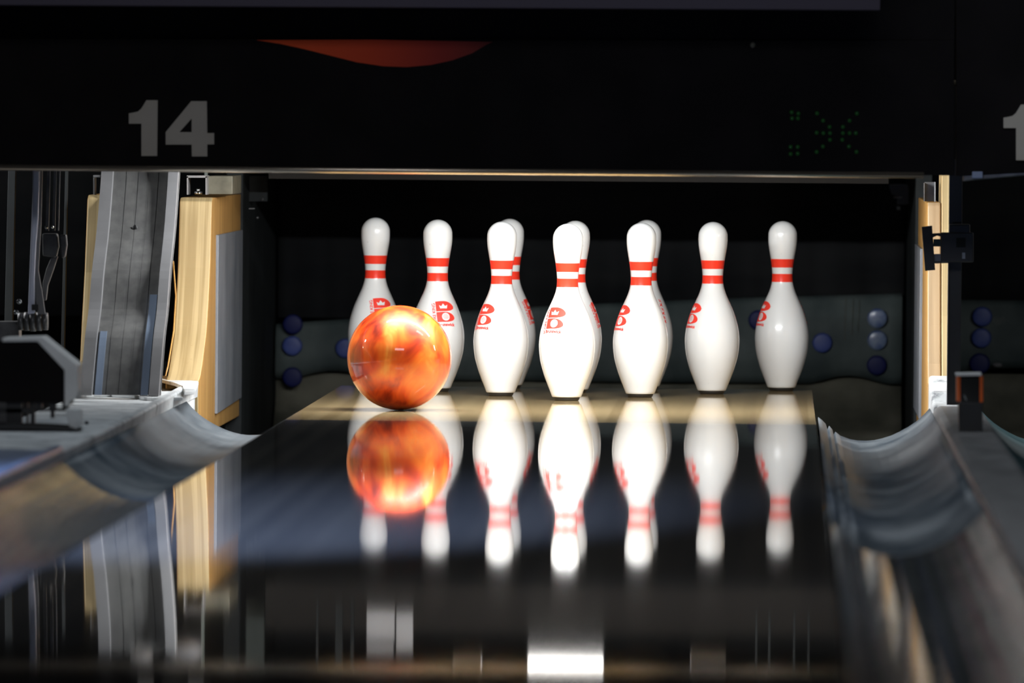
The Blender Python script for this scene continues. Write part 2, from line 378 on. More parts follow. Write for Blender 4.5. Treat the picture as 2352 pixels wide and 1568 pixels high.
# ------------------------------------------------------------------ upright curved channel (ball lift)
ch = empty('ball_lift_channel', (-.88, -1.1, .03)); tag(ch, 'tall grey ribbed upright channel leaning between two wooden posts at the left', 'channel')
path = [(-1.11, .0385), (-1.08, .07), (-.99, .152), (-.90, .208), (-.82, .287), (-.71, .365), (-.61, .468), (-.58, .53)]
def smoothpath(P, k=5):
    out = []
    for i in range(len(P)-1):
        a, b, c, d = P[max(i-1, 0)], P[i], P[i+1], P[min(i+2, len(P)-1)]
        for j in range(k):
            t = j/k; out.append(tuple(.5*(2*b[q]+(c[q]-a[q])*t+(2*a[q]-5*b[q]+4*c[q]-d[q])*t*t+(-a[q]+3*b[q]-3*c[q]+d[q])*t**3) for q in (0, 1)))
    return out+[P[-1]]
path = smoothpath(path)
def chsweep(x0, x1, y_off, th, mm, nm, i0=0, i1=None):
    bm = B(); pp = path[i0:i1]; rows = []
    for y, z in pp:
        y += y_off
        rows.append([bm.verts.new(p) for p in ((x0, y, z), (x1, y, z), (x1, y+th, z), (x0, y+th, z))])
    for i in range(len(rows)-1):
        for k in range(4): bm.faces.new((rows[i][k], rows[i][(k+1) % 4], rows[i+1][(k+1) % 4], rows[i+1][k])).smooth = False
    bm.faces.new(rows[0]); bm.faces.new(rows[-1][::-1])
    return part(nm, bm, mm, ch)
chsweep(-.962, -.798, .034, .01, M['trough'], 'back_plate')
chsweep(-.960, -.936, 0, .034, M['trough_rim'], 'side_flange')
chsweep(-.820, -.800, 0, .034, M['trough_rim'], 'side_flange')
chsweep(-.932, -.918, .027, .006, M['trough_strip'], 'guide_strip', 0, 12)
chsweep(-.838, -.823, .020, .013, M['trough_strip'], 'guide_strip', 0, 18)
for k, xx in enumerate((-.900, -.875, -.852)):
    chsweep(xx-.009, xx+.009, .0332, .0008, M['trough'], 'rib')
bm = B(); x, z = at(311, 527, -.66); dome(bm, (x, -.668, z), .0065, .010, .004); part('hole', bm, M['black'], ch)
bm = B(); x, z = at(243, 813, -.96); dome(bm, (x, -.965, z), .0045, .0045, .006); part('screw', bm, M['steel'], ch)
# thin dark cables between channel and post
bm = B(); tube(bm, [(*[at(398, 600, -.2)[0]], -.2, at(398, 600, -.2)[1]), (at(404, 680, -.25)[0], -.25, at(404, 680, -.25)[1]), (at(399, 760, -.3)[0], -.3, at(399, 760, -.3)[1]), (at(386, 840, -.4)[0], -.4, at(386, 840, -.4)[1]), (at(380, 864, -.42)[0], -.42, at(380, 864, -.42)[1])], .0018, 8)
tag(obj('cable', bm, M['wood_side'], smooth=False), 'thin brown cable hanging between the grey channel and the broad post', 'cable')

# ------------------------------------------------------------------ pit: side walls, curtain, cushion, discs
def pit(xc, x0, x1, ltxt):
    bm = B(); n = 60
    xs = [x0+(x1-x0)*i/n for i in range(n+1)]
    fr = [bm.verts.new((x, 2.262+.008*math.sin(x*41)+.004*math.sin(x*97), .12)) for x in xs]
    tp = [bm.verts.new((x, 2.245+.012*math.sin(x*37+1), .95)) for x in xs]
    fb = [bm.verts.new((x, 2.29, .12)) for x in xs]; tb = [bm.verts.new((x, 2.29, .95)) for x in xs]
    for i in range(n):
        bm.faces.new((fr[i], fr[i+1], tp[i+1], tp[i])).smooth = True; bm.faces.new((fb[i+1], fb[i], tb[i], tb[i+1]))
        bm.faces.new((fr[i+1], fr[i], fb[i], fb[i+1])); bm.faces.new((tp[i], tp[i+1], tb[i+1], tb[i]))
    bm.faces.new((fr[0], tp[0], tb[0], fb[0])); bm.faces.new((fr[n], fb[n], tb[n], tp[n]))
    tag(obj('pit_curtain', bm, M['curtain']), ltxt[0], 'curtain')
def cushion(x0, x1, label, ztop, zbot):
    root = empty('pit_cushion', ((x0+x1)/2, 2.25, -.16)); tag(root, label, 'cushion')
    bm = B(); n = 48; rows = []
    for i in range(n+1):
        t = i/n; x = x0+(x1-x0)*t
        zt = ztop(t); zb = zbot(t); w = .006*math.sin(t*19)+.003*math.sin(t*47+1)
        rows.append([bm.verts.new(p) for p in ((x, 2.20, zt), (x, 2.185+w, zt-.012), (x, 2.18+w, (zt+zb)/2), (x, 2.175-w, zb+.02), (x, 2.19, zb), (x, 2.23, zb), (x, 2.23, zt))])
    for i in range(n):
        for k in range(7): bm.faces.new((rows[i][k], rows[i][(k+1) % 7], rows[i+1][(k+1) % 7], rows[i+1][k])).smooth = k < 4
    bm.faces.new(rows[0]); bm.faces.new(rows[-1])
    o = obj('pad', bm, M['cushion'], root); o.location = -Vector(root.location)
    bm = B(); rows = []
    for i in range(n+1):
        t = i/n; x = x0+(x1-x0)*t; w = .01*math.sin(t*13)
        rows.append([bm.verts.new(p) for p in ((x, 2.225, .0), (x, 2.215+w*.5, -.03), (x, 2.20+w, -.085), (x, 2.12+w, -.135), (x, 2.04, -.157), (x, 2.23, -.157), (x, 2.228, .0))])
    for i in range(n):
        for k in range(7): bm.faces.new((rows[i][k], rows[i][(k+1) % 7], rows[i+1][(k+1) % 7], rows[i+1][k])).smooth = k < 4
    bm.faces.new(rows[0]); bm.faces.new(rows[-1])
    o = obj('skirt', bm, M['skirt'], root); o.location = -Vector(root.location); o['label'] = 'olive lower skirt'
    return root
pit(0, -.757, .757, ['black curtain hanging behind the ten pins'])
pit(1, .82, 2.2, ['black curtain behind the black upright at the right edge'])
pit(-1, -2.2, -.80, ['black curtain behind the machinery at the left edge'])
lift = lambda a, b: (lambda t: 0 if t < a or t > b else math.sin((t-a)/(b-a)*math.pi))
def bot0(t): return -.026 + .020*lift(.03, .16)(t) + .020*lift(.86, .97)(t)
cu = cushion(-.757, .752, 'worn dark grey-green pit cushion behind the pins, with blue discs', lambda t: .105+.085*t+.012*math.sin(t*3), bot0)
cushion(.82, 2.2, 'dark pit cushion of the next lane, right of the black upright', lambda t: .178, lambda t: .0+.016*lift(.03, .3)(t))
def disc(px, py, mk, label, pale=False, rr=.0242):
    x, z = at(px, py, 2.165)
    root = tag(empty('blue_disc', (x, 2.165, z)), label, 'disc', None)
    bm = B(); dome(bm, (0, 0, 0), rr*.93, rr*.93, .0028, n=32); obj('cap', bm, M[mk], root)
    bm = B(); dome(bm, (0, .004, 0), rr, rr, .004, n=32); obj('rim', bm, M[mk], root)
disc(2015, 731, 'disc_pale', 'shiny blue disc with a white glint, top of the stack right of the pins')
disc(2015, 781, 'disc_pale', 'scratched blue disc just below the disc with the white glint')
disc(2014, 839, 'disc_dark', 'nearly black navy disc, lowest of the stack right of the outermost pin')
disc(1889, 787, 'disc', 'dim blue disc just right of the outermost right pin, below scratch marks')
disc(1742, 735, 'disc_dark', 'dark blue disc partly hidden behind the rightmost pin')
disc(672, 745, 'disc_dark', 'dark blue disc, topmost of the three near the left end of the cushion')
disc(671, 794, 'disc', 'blue disc, middle of the three near the left end of the cushion')
disc(671, 866, 'disc_dark', 'dark blue disc, lowest of the three near the left end of the cushion')
disc(793, 800, 'disc', 'dark blue disc just left of the leftmost pin')
disc(2256, 727, 'disc', 'bright blue disc, topmost of three right of the black upright')
disc(2254, 776, 'disc', 'bright blue disc, middle of three right of the black upright')
disc(2250, 835, 'disc_dark', 'dark navy disc, lowest of three right of the black upright', rr=.025)
for a, b0, b1 in ((1943, 684, 782), (1960, 686, 770), (1974, 688, 762)):   # pale scratches down the cushion
    bm = B(); x0_, z0_ = at(a, b0, 2.168); x1_, z1_ = at(a-3, b1, 2.168)
    tube(bm, [(x0_, 2.176, z0_), (x1_, 2.173, z1_)], .0006, 6); o = obj('scratch', bm, M['skirt'], cu); o.location = -Vector(cu.location)
# pit side walls (structure of the machine)
def sidewall(x0, x1, y0, y1, z1, label, mm='pit_dark'):
    return tag(obj('pit_side_panel', box(B(), x0, x1, y0, y1, -.155, z1), M[mm], bevel=.003), label, 'panel')
sidewall(-.80, -.762, .975, 2.26, .688, 'dark side panel of the pit behind the broad left post')
sidewall(.762, .80, .96, 2.26, .688, 'black side panel of the pit left of the slim right post')
# small fittings on the side panels
fit = pxroot('wall_fitting', 'small black hinge fitting high on the right pit panel', 'fitting', 2060, 430, 2.0)
bm = B(); pxp(bm, [(2042, 424), (2100, 424), (2100, 470), (2062, 470), (2062, 452), (2048, 446)], 1.98, .06); part('plate', bm, M['black'], fit)
bm = B(); pxb(bm, 2053, 452, 2072, 455, 1.96, .02); pxb(bm, 2060, 474, 2068, 482, 1.96, .02); part('pin', bm, M['steel'], fit)
fit = pxroot('wall_fitting', 'small black fitting with tiny screws high on the left pit panel', 'fitting', 585, 445, 1.2)
bm = B(); pxb(bm, 560, 404, 614, 462, 1.2, .02); part('plate', bm, M['pit_dark'], fit)
for a, b in ((602, 458), (591, 500), (567, 808)):
    bm = B(); x, z = at(a, b, 1.19); dome(bm, (x, 1.2, z), .003, .003, .003, n=10); part('screw', bm, M['steel'], fit)
bm = B(); pxb(bm, 556, 478, 585, 480, 1.19, .01); part('ledge', bm, M['steel'], fit)

# ------------------------------------------------------------------ ten pins
S12 = .3048; RW = S12*math.sqrt(3)/2
RAW = [(.0076,.0312),(.019,.0355),(.0381,.0432),(.0572,.0500),(.0857,.0575),(.1143,.0605),(.1320,.0598),(.1492,.0572),(.1667,.0525),(.1842,.0466),(.2017,.0390),(.2191,.0311),(.2286,.0275),(.2381,.0248),
       (.2460,.0234),(.2540,.0228),(.2650,.02295),(.2762,.0238),(.2873,.0251),(.2985,.0268),(.3096,.0287),(.3207,.0305),(.3318,.0318),(.3429,.0323)]
for k in range(1, 12):
    a = k/12*math.pi/2; RAW.append((.3487+.0322*math.sin(a), .0323*math.cos(a)))
def rad(z):
    if z <= RAW[0][0]: return RAW[0][1]
    for i in range(len(RAW)-1):
        if RAW[i][0] <= z <= RAW[i+1][0]:
            p0 = RAW[max(i-1, 0)]; p1 = RAW[i]; p2 = RAW[i+1]; p3 = RAW[min(i+2, len(RAW)-1)]
            t = (z-p1[0])/(p2[0]-p1[0]); h = p2[0]-p1[0]
            m1 = (p2[1]-p0[1])/(p2[0]-p0[0]+1e-9)*h; m2 = (p3[1]-p1[1])/(p3[0]-p1[0]+1e-9)*h
            return (2*t**3-3*t*t+1)*p1[1]+(t**3-2*t*t+t)*m1+(-2*t**3+3*t*t)*p2[1]+(t**3-t*t)*m2
    return .001
def pin_body():
    bm = B(); n = 72
    zs = [.0063+.0018*0]
    zs = [.0076, .0085]+[.0085+(.3429-.0085)*i/90 for i in range(1, 91)]
    st = [(.2445, .2628), (.2770, .2960)]
    for a, b in st: zs += [a, b]
    zs += [r_[0] for r_ in RAW[24:]]
    zs = sorted(set(round(z, 5) for z in zs)); rings = []
    for z in zs:
        r_ = rad(z)
        if z == zs[0]: r_ -= .0012
        rings.append([bm.verts.new((r_*math.cos(2*math.pi*k/n), r_*math.sin(2*math.pi*k/n), z)) for k in range(n)])
    for i in range(len(zs)-1):
        zm = (zs[i]+zs[i+1])/2; mi = 1 if any(a < zm < b for a, b in st) else 0
        for k in range(n):
            f = bm.faces.new((rings[i][k], rings[i][(k+1) % n], rings[i+1][(k+1) % n], rings[i+1][k])); f.smooth = True; f.material_index = mi
    t = bm.verts.new((0, 0, .3810))
    for k in range(n): f = bm.faces.new((rings[-1][k], rings[-1][(k+1) % n], t)); f.smooth = True
    bm.faces.new(rings[0][::-1])
    return bm
def pin_base():
    bm = B(); n = 48; rings = []
    for z, r_ in ((.0, .0245), (.0012, .0262), (.0055, .0282), (.0077, .0288)):
        rings.append([bm.verts.new((r_*math.cos(2*math.pi*k/n), r_*math.sin(2*math.pi*k/n), z)) for k in range(n)])
    for i in range(3):
        for k in range(n): bm.faces.new((rings[i][k], rings[i][(k+1) % n], rings[i+1][(k+1) % n], rings[i+1][k])).smooth = True
    bm.faces.new(rings[0][::-1]); bm.faces.new(rings[-1])
    return bm
# decals: flat artwork wrapped on the cone of the pin's shoulder
Z0 = .1785; R0 = rad(Z0); AL = math.atan((rad(.158)-rad(.200))/(.042)); L0 = R0/math.sin(AL)
def wrap(u, v, off):                    # sticker point -> (azimuth, z, offset)
    rho = math.hypot(u, L0-v); phi = math.atan2(u, L0-v); az = phi/math.sin(AL)
    z = Z0+(L0-rho)*math.cos(AL); r_ = rad(z)+off
    return r_*math.sin(az), -r_*math.cos(az), z
def poly2(bm, pts, off, mi, holes=None):
    vs = [bm.verts.new((p[0], p[1], off)) for p in pts]
    f = bm.faces.new(vs); f.material_index = mi
    return f
def text_to(bm, s, size, x, y, rot, off, mi, align='CENTER', bold=0):
    cu_ = bpy.data.curves.new('t', 'FONT'); cu_.body = s; cu_.size = size; cu_.align_x = align; cu_.align_y = 'CENTER'; cu_.resolution_u = 3; cu_.offset = bold
    o = bpy.data.objects.new('t', cu_); COL.objects.link(o); bpy.context.view_layer.update()
    dg = bpy.context.evaluated_depsgraph_get(); me = bpy.data.meshes.new_from_object(o.evaluated_get(dg))
    c, s_ = math.cos(rot), math.sin(rot); vm = [bm.verts.new((x+v.co.x*c-v.co.y*s_, y+v.co.x*s_+v.co.y*c, off)) for v in me.vertices]
    for p in me.polygons:
        try: bm.faces.new([vm[i] for i in p.vertices]).material_index = mi
        except ValueError: pass
    bpy.data.objects.remove(o); bpy.data.curves.remove(cu_); bpy.data.meshes.remove(me)
def dshape(x, y, w, h):
    pts = [(x, y), (x, y+h), (x+w*.42, y+h)]
    cx, cyy = x+w*.42, y+h*.44
    for k in range(1, 13):
        a = math.pi/2*(1-k/12); pts.append((cx+w*.58*math.cos(a), cyy+(h*.56)*math.sin(a)))
    for k in range(1, 9):
        a = -math.pi/2*(k/8); pts.append((cx+w*.58*math.cos(a), cyy+(h*.44)*math.sin(a)))
    return pts
def finish_wrap(bm):
    bmesh.ops.triangulate(bm, faces=bm.faces[:])
    for _ in range(5):
        es = [e for e in bm.edges if e.calc_length() > .005]
        if not es: break
        bmesh.ops.subdivide_edges(bm, edges=es, cuts=1); bmesh.ops.triangulate(bm, faces=[f for f in bm.faces if len(f.verts) > 3])
    for v in bm.verts: v.co = Vector(wrap(v.co.x, v.co.y, v.co.z))
    return bm
def emblem_bm():
    bm = B(); w, h = .0430, .0235; x = -.0190
    poly2(bm, dshape(x, .0008, w, h), .00025, 0); poly2(bm, dshape(x, -h-.0008, w, h), .00025, 0)
    # crown
    cxx, cyy = x+.017, .0128
    cr = [(-.0062, -.0042), (-.0078, .0024), (-.0038, .0000), (-.0002, .0052), (.0036, .0004), (.0084, .0030), (.0066, -.0042)]
    poly2(bm, [(cxx+a*1.2, cyy+b*1.2-.0005) for a, b in cr], .00055, 1)
    # round badge with fine lines
    cx2, cy2 = x+.0205, -.0122
    poly2(bm, [(cx2+.0092*math.cos(2*math.pi*k/28), cy2+.0092*math.sin(2*math.pi*k/28)) for k in range(28)], .00055, 1)
    for yy, ww in ((.0045, .004), (.0018, .0065), (-.0010, .0070), (-.0038, .0050)):
        poly2(bm, [(cx2-ww, cy2+yy), (cx2+ww, cy2+yy), (cx2+ww, cy2+yy+.0007), (cx2-ww, cy2+yy+.0007)], .0008, 0)
    text_to(bm, 'SCORE KING', .0098, x-.0046, -.0070, math.pi/2, .0004, 0, bold=.00025)
    text_to(bm, 'Brunswick', .0098, x+.0205, -.0306, 0, .0004, 0, bold=.0004)
    return finish_wrap(bm)
def script_bm():                        # hand-written looking mark on the back of a pin
    bm = B(); rnd = random.Random(5); x = 0
    def stroke(p, w=.0011):
        for i in range(len(p)-1):
            a, b = Vector(p[i]), Vector(p[i+1]); d = (b-a).normalized(); n = Vector((-d.y, d.x))*w
            poly2(bm, [tuple(a+n), tuple(a-n), tuple(b-n), tuple(b+n)], .0004, 0)
    for k in range(6):
        y = .026-k*.0098
        stroke([(-.004, y), (.003, y-.002), (-.002, y-.005)], .0008)
        stroke([(-.003, y-.0035), (.005, y-.0062)], .0009)
        if k % 2: stroke([(.004, y+.001), (-.005, y-.006)], .0010)
    return finish_wrap(bm)
def copy_tree(o, parent=None):
    c = o.copy(); COL.objects.link(c); c.parent = parent
    for chd in list(o.children): copy_tree(chd, c)
    return c
p0 = empty('bowling_pin')
obj('body', pin_body(), [M['pin'], M['red']], p0)
o = obj('base_ring', pin_base(), M['rubber'], p0); o['label'] = 'black plastic base ring'
o = obj('emblem', emblem_bm(), [M['logo'], M['logow']], p0); o['label'] = 'red crowned emblem'
o = obj('script_mark', script_bm(), M['logo'], p0); o['label'] = 'red handwritten mark'; o.rotation_euler = (0, 0, R(152))
PINS = [ # col, row, emblem azimuth, px nudge, label
 (0, 0, -33, 0, 'front white bowling pin with the emblem facing left, nearest of the ten'),
 (-.5, 1, -48, 0, 'second white pin right of the ball, its emblem near its left edge'),
 (.5, 1, -61, 0, 'white pin right of the front pin, overlapping a pin with a handwritten mark'),
 (-1, 2, 22, 0, 'white pin half hidden by the right side of the orange ball, full red emblem showing'),
 (0, 2, 88, 0, 'white pin standing directly behind the front pin'),
 (1, 2, -63, 0, 'free-standing white pin, second from the right, half a red emblem at its left'),
 (-1.5, 3, 22, 0, 'leftmost white pin, its lower half hidden behind the orange ball'),
 (-.5, 3, 81, -3.5, 'greyish white pin peeking out behind the pin next to the ball'),
 (.5, 3, -102, 0, 'white pin with a red handwritten mark, behind the pin right of the front one'),
 (1.5, 3, -66, 0, 'rightmost white pin, standing alone near the right end of the deck')]
crot, srot = math.cos(-.0065927), math.sin(-.0065927)
for i, (gx, gy, az, nud, lab) in enumerate(PINS):
    o = p0 if i == 0 else copy_tree(p0)
    X, Y = gx*S12, gy*RW
    o.location = (X*crot-Y*srot+nud*.00095, X*srot+Y*crot, 0); o.rotation_euler = (0, 0, R(az))
    tag(o, lab, 'bowling pin', 'ten pins standing on the deck')
    for chd in o.children:
        chd.parent = o

# ------------------------------------------------------------------ bowling ball
def ball_mat():
    mt = bpy.data.materials.new('swirled_orange'); mt.use_nodes = True; nt = mt.node_tree; N = nt.nodes; L = nt.links; p = N['Principled BSDF']
    tc = N.new('ShaderNodeTexCoord'); mp = N.new('ShaderNodeMapping'); mp.inputs['Scale'].default_value = (19, 19, 8); mp.inputs['Location'].default_value = (3.1, 1.7, .4)
    L.new(tc.outputs['Object'], mp.inputs['Vector'])
    n1 = N.new('ShaderNodeTexNoise'); n1.inputs['Scale'].default_value = 1; n1.inputs['Detail'].default_value = 3; n1.inputs['Distortion'].default_value = .6
    L.new(mp.outputs['Vector'], n1.inputs['Vector'])
    cr = N.new('ShaderNodeValToRGB'); e = cr.color_ramp.elements
    e[0].position = .33; e[0].color = (.20, .012, .001, 1); e[1].position = .78; e[1].color = (.90, .42, .09, 1)
    for pos, c in ((.43, (.48, .04, .003, 1)), (.52, (.72, .09, .007, 1)), (.65, (.84, .19, .02, 1))):
        q = e.new(pos); q.color = c
    L.new(n1.outputs['Fac'], cr.inputs['Fac']); L.new(cr.outputs['Color'], p.inputs['Base Color'])
    p.inputs['Roughness'].default_value = .45; p.inputs['Specular IOR Level'].default_value = .3; p.inputs['Coat Weight'].default_value = 1; p.inputs['Coat Roughness'].default_value = .04
    return mt
BR = .1085
bm = B(); bmesh.ops.create_uvsphere(bm, u_segments=96, v_segments=64, radius=BR)
ball = obj('bowling_ball', bm, ball_mat(), smooth=True, loc=(-.3300, -.70, BR+.0002)); ball.rotation_euler = (R(10), R(12), R(30))
tag(ball, 'glossy orange swirled bowling ball rolling in front of the left pins', 'bowling ball')

# ------------------------------------------------------------------ mask above the pins
MY = -1.50
mk = pxroot('pinsetter_mask', 'wide black masking board above the pins with the grey number 14', 'masking board', 1100, 395, MY)
bm = B(); pxp(bm, [(-500, 88), (2192, 92), (2192, 403), (-500, 372)], MY, .03); part('lower_board', bm, M['mask'], mk, .001)
bm = B(); pxp(bm, [(-500, -700), (2192, -700), (2192, 91.5), (-500, 87.5)], MY+.008, .02); part('upper_board', bm, M['mask'], mk)
x0, z0 = at(-500, 380, MY); x1, z1 = at(2122, 402, MY)
bm = B(); nseg = 10; prof = []
for k in range(13):
    a = -math.pi*.5 + math.pi*(k/12)*.95
    prof.append((MY+.012-.016*math.cos(a), -.000+.0075*math.sin(a)))
prof += [(MY+.03, .006), (MY+.03, -.0075)]
rows = []
for t in range(2):
    xx, zz = ((x0, z0+.0010), (x1, z1+.0010))[t]; rows.append([bm.verts.new((xx, y, zz+z)) for y, z in prof])
for k in range(len(prof)): bm.faces.new((rows[0][k], rows[0][(k+1) % len(prof)], rows[1][(k+1) % len(prof)], rows[1][k])).smooth = k < 12
bm.faces.new(rows[0]); bm.faces.new(rows[1])
part('bottom_trim', bm, M['alu'], mk, label='thin metal trim along the bottom edge')
q = lambda pts: [(270+a/9.224, 210+b/9.224) for a, b in pts]
ONE = q([(610,185),(850,185),(838,1365),(505,1365),(505,682),(240,682),(240,462),(330,448),(430,425),(500,365),(560,270)])
FOUR = q([(1560,205),(1890,205),(1900,880),(2045,880),(2045,1120),(1900,1120),(1900,1375),(1575,1375),(1570,1125),(1020,1125),(1020,860)])
HOLE = q([(1570,570),(1570,860),(1310,860)])
bm = B(); pxp(bm, ONE, MY-.002, .003); part('number_digit', bm, M['num'], mk, label='grey digit 1')
bm = B()  # the 4 with its triangular opening, from three pieces
F = FOUR; Hh = HOLE
pxp(bm, [F[0], F[1], F[2], F[3], F[4], F[5], F[6], F[7], F[8], Hh[1], Hh[0]], MY-.002, .003)
pxp(bm, [F[0], Hh[0], Hh[2], Hh[1], F[8], F[9], F[10]], MY-.002, .003)
part('number_digit', bm, M['num'], mk, label='grey digit 4')
# red crescent on the board, orange-red at left, darker red to the right
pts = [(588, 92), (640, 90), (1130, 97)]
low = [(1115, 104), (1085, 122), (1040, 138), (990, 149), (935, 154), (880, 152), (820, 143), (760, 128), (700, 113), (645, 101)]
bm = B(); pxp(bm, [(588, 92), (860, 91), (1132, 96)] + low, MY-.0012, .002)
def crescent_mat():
    mt = bpy.data.materials.new('crescent_red'); mt.use_nodes = True; N = mt.node_tree.nodes; L = mt.node_tree.links; p = N['Principled BSDF']
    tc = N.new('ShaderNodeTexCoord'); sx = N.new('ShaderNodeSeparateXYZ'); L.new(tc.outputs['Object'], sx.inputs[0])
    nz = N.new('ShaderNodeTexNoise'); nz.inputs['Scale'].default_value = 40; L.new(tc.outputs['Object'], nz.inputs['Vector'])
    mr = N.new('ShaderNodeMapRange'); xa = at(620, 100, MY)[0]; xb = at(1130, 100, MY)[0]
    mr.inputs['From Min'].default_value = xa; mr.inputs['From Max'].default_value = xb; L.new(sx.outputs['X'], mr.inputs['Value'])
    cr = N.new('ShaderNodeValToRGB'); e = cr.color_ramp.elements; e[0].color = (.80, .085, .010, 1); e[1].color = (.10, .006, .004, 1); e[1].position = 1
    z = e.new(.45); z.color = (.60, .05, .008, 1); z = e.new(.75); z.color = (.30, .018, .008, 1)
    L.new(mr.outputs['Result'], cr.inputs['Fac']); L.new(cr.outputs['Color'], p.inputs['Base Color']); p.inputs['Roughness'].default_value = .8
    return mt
part('red_crescent', bm, crescent_mat(), mk, label='dark red crescent')
LED = [(400,290),(560,320),(410,435),(550,435),(375,1120),(545,1120),(375,1290),(545,1280),(1010,315),(1155,490),(1310,640),(1000,780),(1160,790),(1320,790),(1320,950),(1150,1110),(1000,1240),
       (1965,320),(1790,490),(1630,640),(1630,790),(1790,790),(1940,790),(1615,950),(1775,1110),(1955,1240)]
for a, b in LED:
    px, py = 1780+a/10.45, 230+b/10.45; x, z = at(px, py, MY)
    bm = B(); dome(bm, (x, MY, z), .0040, .0040, .003, n=12, m_=3); part('indicator_light', bm, M['led'], mk)
bm = B(); x, z = at(1729, 103, MY); dome(bm, (x, MY, z), .006, .006, .003, n=14, m_=3); part('sensor_button', bm, M['bracket'], mk)
mk2 = pxroot('pinsetter_mask', 'black masking board of the next lane at the top right corner', 'masking board', 2300, 400, MY+.02)
bm = B(); pxp(bm, [(2196, -700), (2900, -700), (2900, 370), (2352, 396), (2196, 404)], MY+.015, .03); part('board', bm, M['mask'], mk2, .001)
bm = B(); pxp(bm, [(2212, 402), (2352, 390), (2900, 362), (2900, 375), (2352, 403), (2212, 416)], MY+.02, .02); part('bottom_trim', bm, M['steel'], mk2, .002)
bm = B(); pxp(bm, [(a+2009, b+10) for a, b in ONE], MY+.012, .004); part('number_digit', bm, M['num'], mk2, label='grey digit 1')
bm = B(); pxb(bm, 2233, 394, 2257, 409, MY+.006, .012); part('clip', bm, M['label_blue'], mk2, .001, 'small blue-grey clip')
bm = B(); x0, z0 = at(-400, 10, -1.72); x1, z1 = at(2022, 24, -1.72)
prism(bm, [(x0, z0), (x1, z1), (x1, z1+.5), (x0, z0+.5)], 'y', -1.72, -1.62)
tag(obj('overhead_screen', bm, M['screen'], bevel=.002), 'dim purplish-grey overhead panel along the top edge of the photo', 'overhead panel')

sx_ = bpy.data.objects['overhead_screen']
bm = B(); [tube(bm, [(q_, -1.67, z0+.49), (q_, -1.67, 2.9)], .008, 10) for q_ in (-.6,)]
obj('hanger_rod', bm, M['black'], sx_)
bm = B(); tube(bm, [(.4, -1.67, z0+.49), (.4, -1.67, 2.9)], .008, 10); obj('hanger_rod', bm, M['black'], sx_)
bm = B(); tube(bm, [(1.1, MY+.03, .9), (1.1, MY+.03, 2.9)], .008, 10); part('hanger_rod', bm, M['black'], mk2)
# ------------------------------------------------------------------ pinsetter parts and lamps behind the mask
ps = tag(empty('pinsetter', (0, .4, .60)), 'dark pinsetter frame above the pins, seen only mirrored in the lane', 'pinsetter')
bm = B(); box(bm, -2.32, 2.2, -1.2, 1.6, .6905, .82); part('frame', bm, M['pit_dark'], ps)
def mplate(nm, a0, b0, a1, b1, Y, mm, th=.012):
    (xa, za), (xb, zb) = mir(a0, b0, Y), mir(a1, b1, Y)
    bm = B(); prism(bm, [(xa, za), (xb, za), (xb, zb), (xa, zb)], 'y', Y, Y+th); return part(nm, bm, M[mm], ps, .001)
mplate('white_plate', 842, 1418, 906, 1488, .25, 'white_plate'); mplate('white_plate', 910, 1424, 948, 1514, .25, 'white_plate')
mplate('white_plate', 842, 1500, 903, 1518, .25, 'white_plate')
mplate('hanger', 560, 1400, 606, 1560, 1.2, 'greygreen')
mplate('hanger', 462, 1395, 468, 1560, .3, 'greygreen', .02)
mplate('hanger', 726, 1400, 730, 1560, .5, 'pit_dark'); mplate('hanger', 770, 1405, 786, 1560, .5, 'pit_dark'); mplate('hanger', 805, 1395, 812, 1560, .5, 'pit_dark')
for a in (1735, 1765, 1822, 1855): mplate('hanger', a, 1430, a+4, 1560, .5, 'pit_dark')
xk, zk = mir(425, 1512, -.3); bm = B(); dome(bm, (xk, -.3, zk), .038, .02, .03); part('bumper', bm, M['white_plate'], ps)
xk, zk = mir(325, 1525, -.3); bm = B(); dome(bm, (xk, -.3, zk), .025, .014, .03); part('bumper', bm, M['trough_rim'], ps)
# crossbar, brownish, mirrored above the pins' reflections
bm = B(); xa, za = mir(1100, 1350, .9); box(bm, -.70, .70, .9, .93, za+.01, za+.12); part('crossbar', bm, M['brown_black'], ps)

def lamp(xc, label, power, central=True):
    root = tag(empty('pit_lamp', (xc, -.75, .60)), label, 'lamp', 'pit lamps behind the masking boards')
    bm = B(); prism(bm, [(-.80, .655), (-.68, .655), (-.685, .69), (-.795, .69)], 'x', xc-.54, xc+.44)
    part('housing', bm, M['white_plate'], root)
    if central:
        (xa, za), (xb, zb) = mir(1212, 1535, -.9), mir(1384, 1566, -.9)
        bm = B(); box(bm, xa, xb, -.9, -.86, za, zb); part('lamp_tube', bm, M['tubeglow'], root, .002)
        (xa, za), (xb, zb) = mir(1040, 1528, -.9), mir(1105, 1568, -.9)
        bm = B(); box(bm, xa, xb, -.9, -.87, za, zb); part('end_bracket', bm, M['bracket_white'], root, .002)
        (xa, za), (xb, zb) = mir(1586, 1522, -.9), mir(1666, 1562, -.9)
        bm = B(); box(bm, xa, xb, -.9, -.87, za, zb); part('end_bracket', bm, M['bracket_white'], root, .002)
    la = bpy.data.lights.new('pit_lamp_tube', 'AREA'); la.shape = 'RECTANGLE'; la.size = .94; la.size_y = .03; la.energy = power; la.color = (.97, .985, 1)
    lo = bpy.data.objects.new('pit_lamp_tube', la); COL.objects.link(lo); lo.location = (xc-.05, -.74, .652); lo.rotation_euler = (R(22), 0, 0)
    return root
lamp(0, 'white pit lamp behind the masking board, mirrored as a bright bar in the lane', 49)
lamp(-1.78, 'pit lamp of the lane to the left, beyond the left edge', 25, False)
lamp(1.66, 'pit lamp of the lane to the right, beyond the right edge', 16, False)
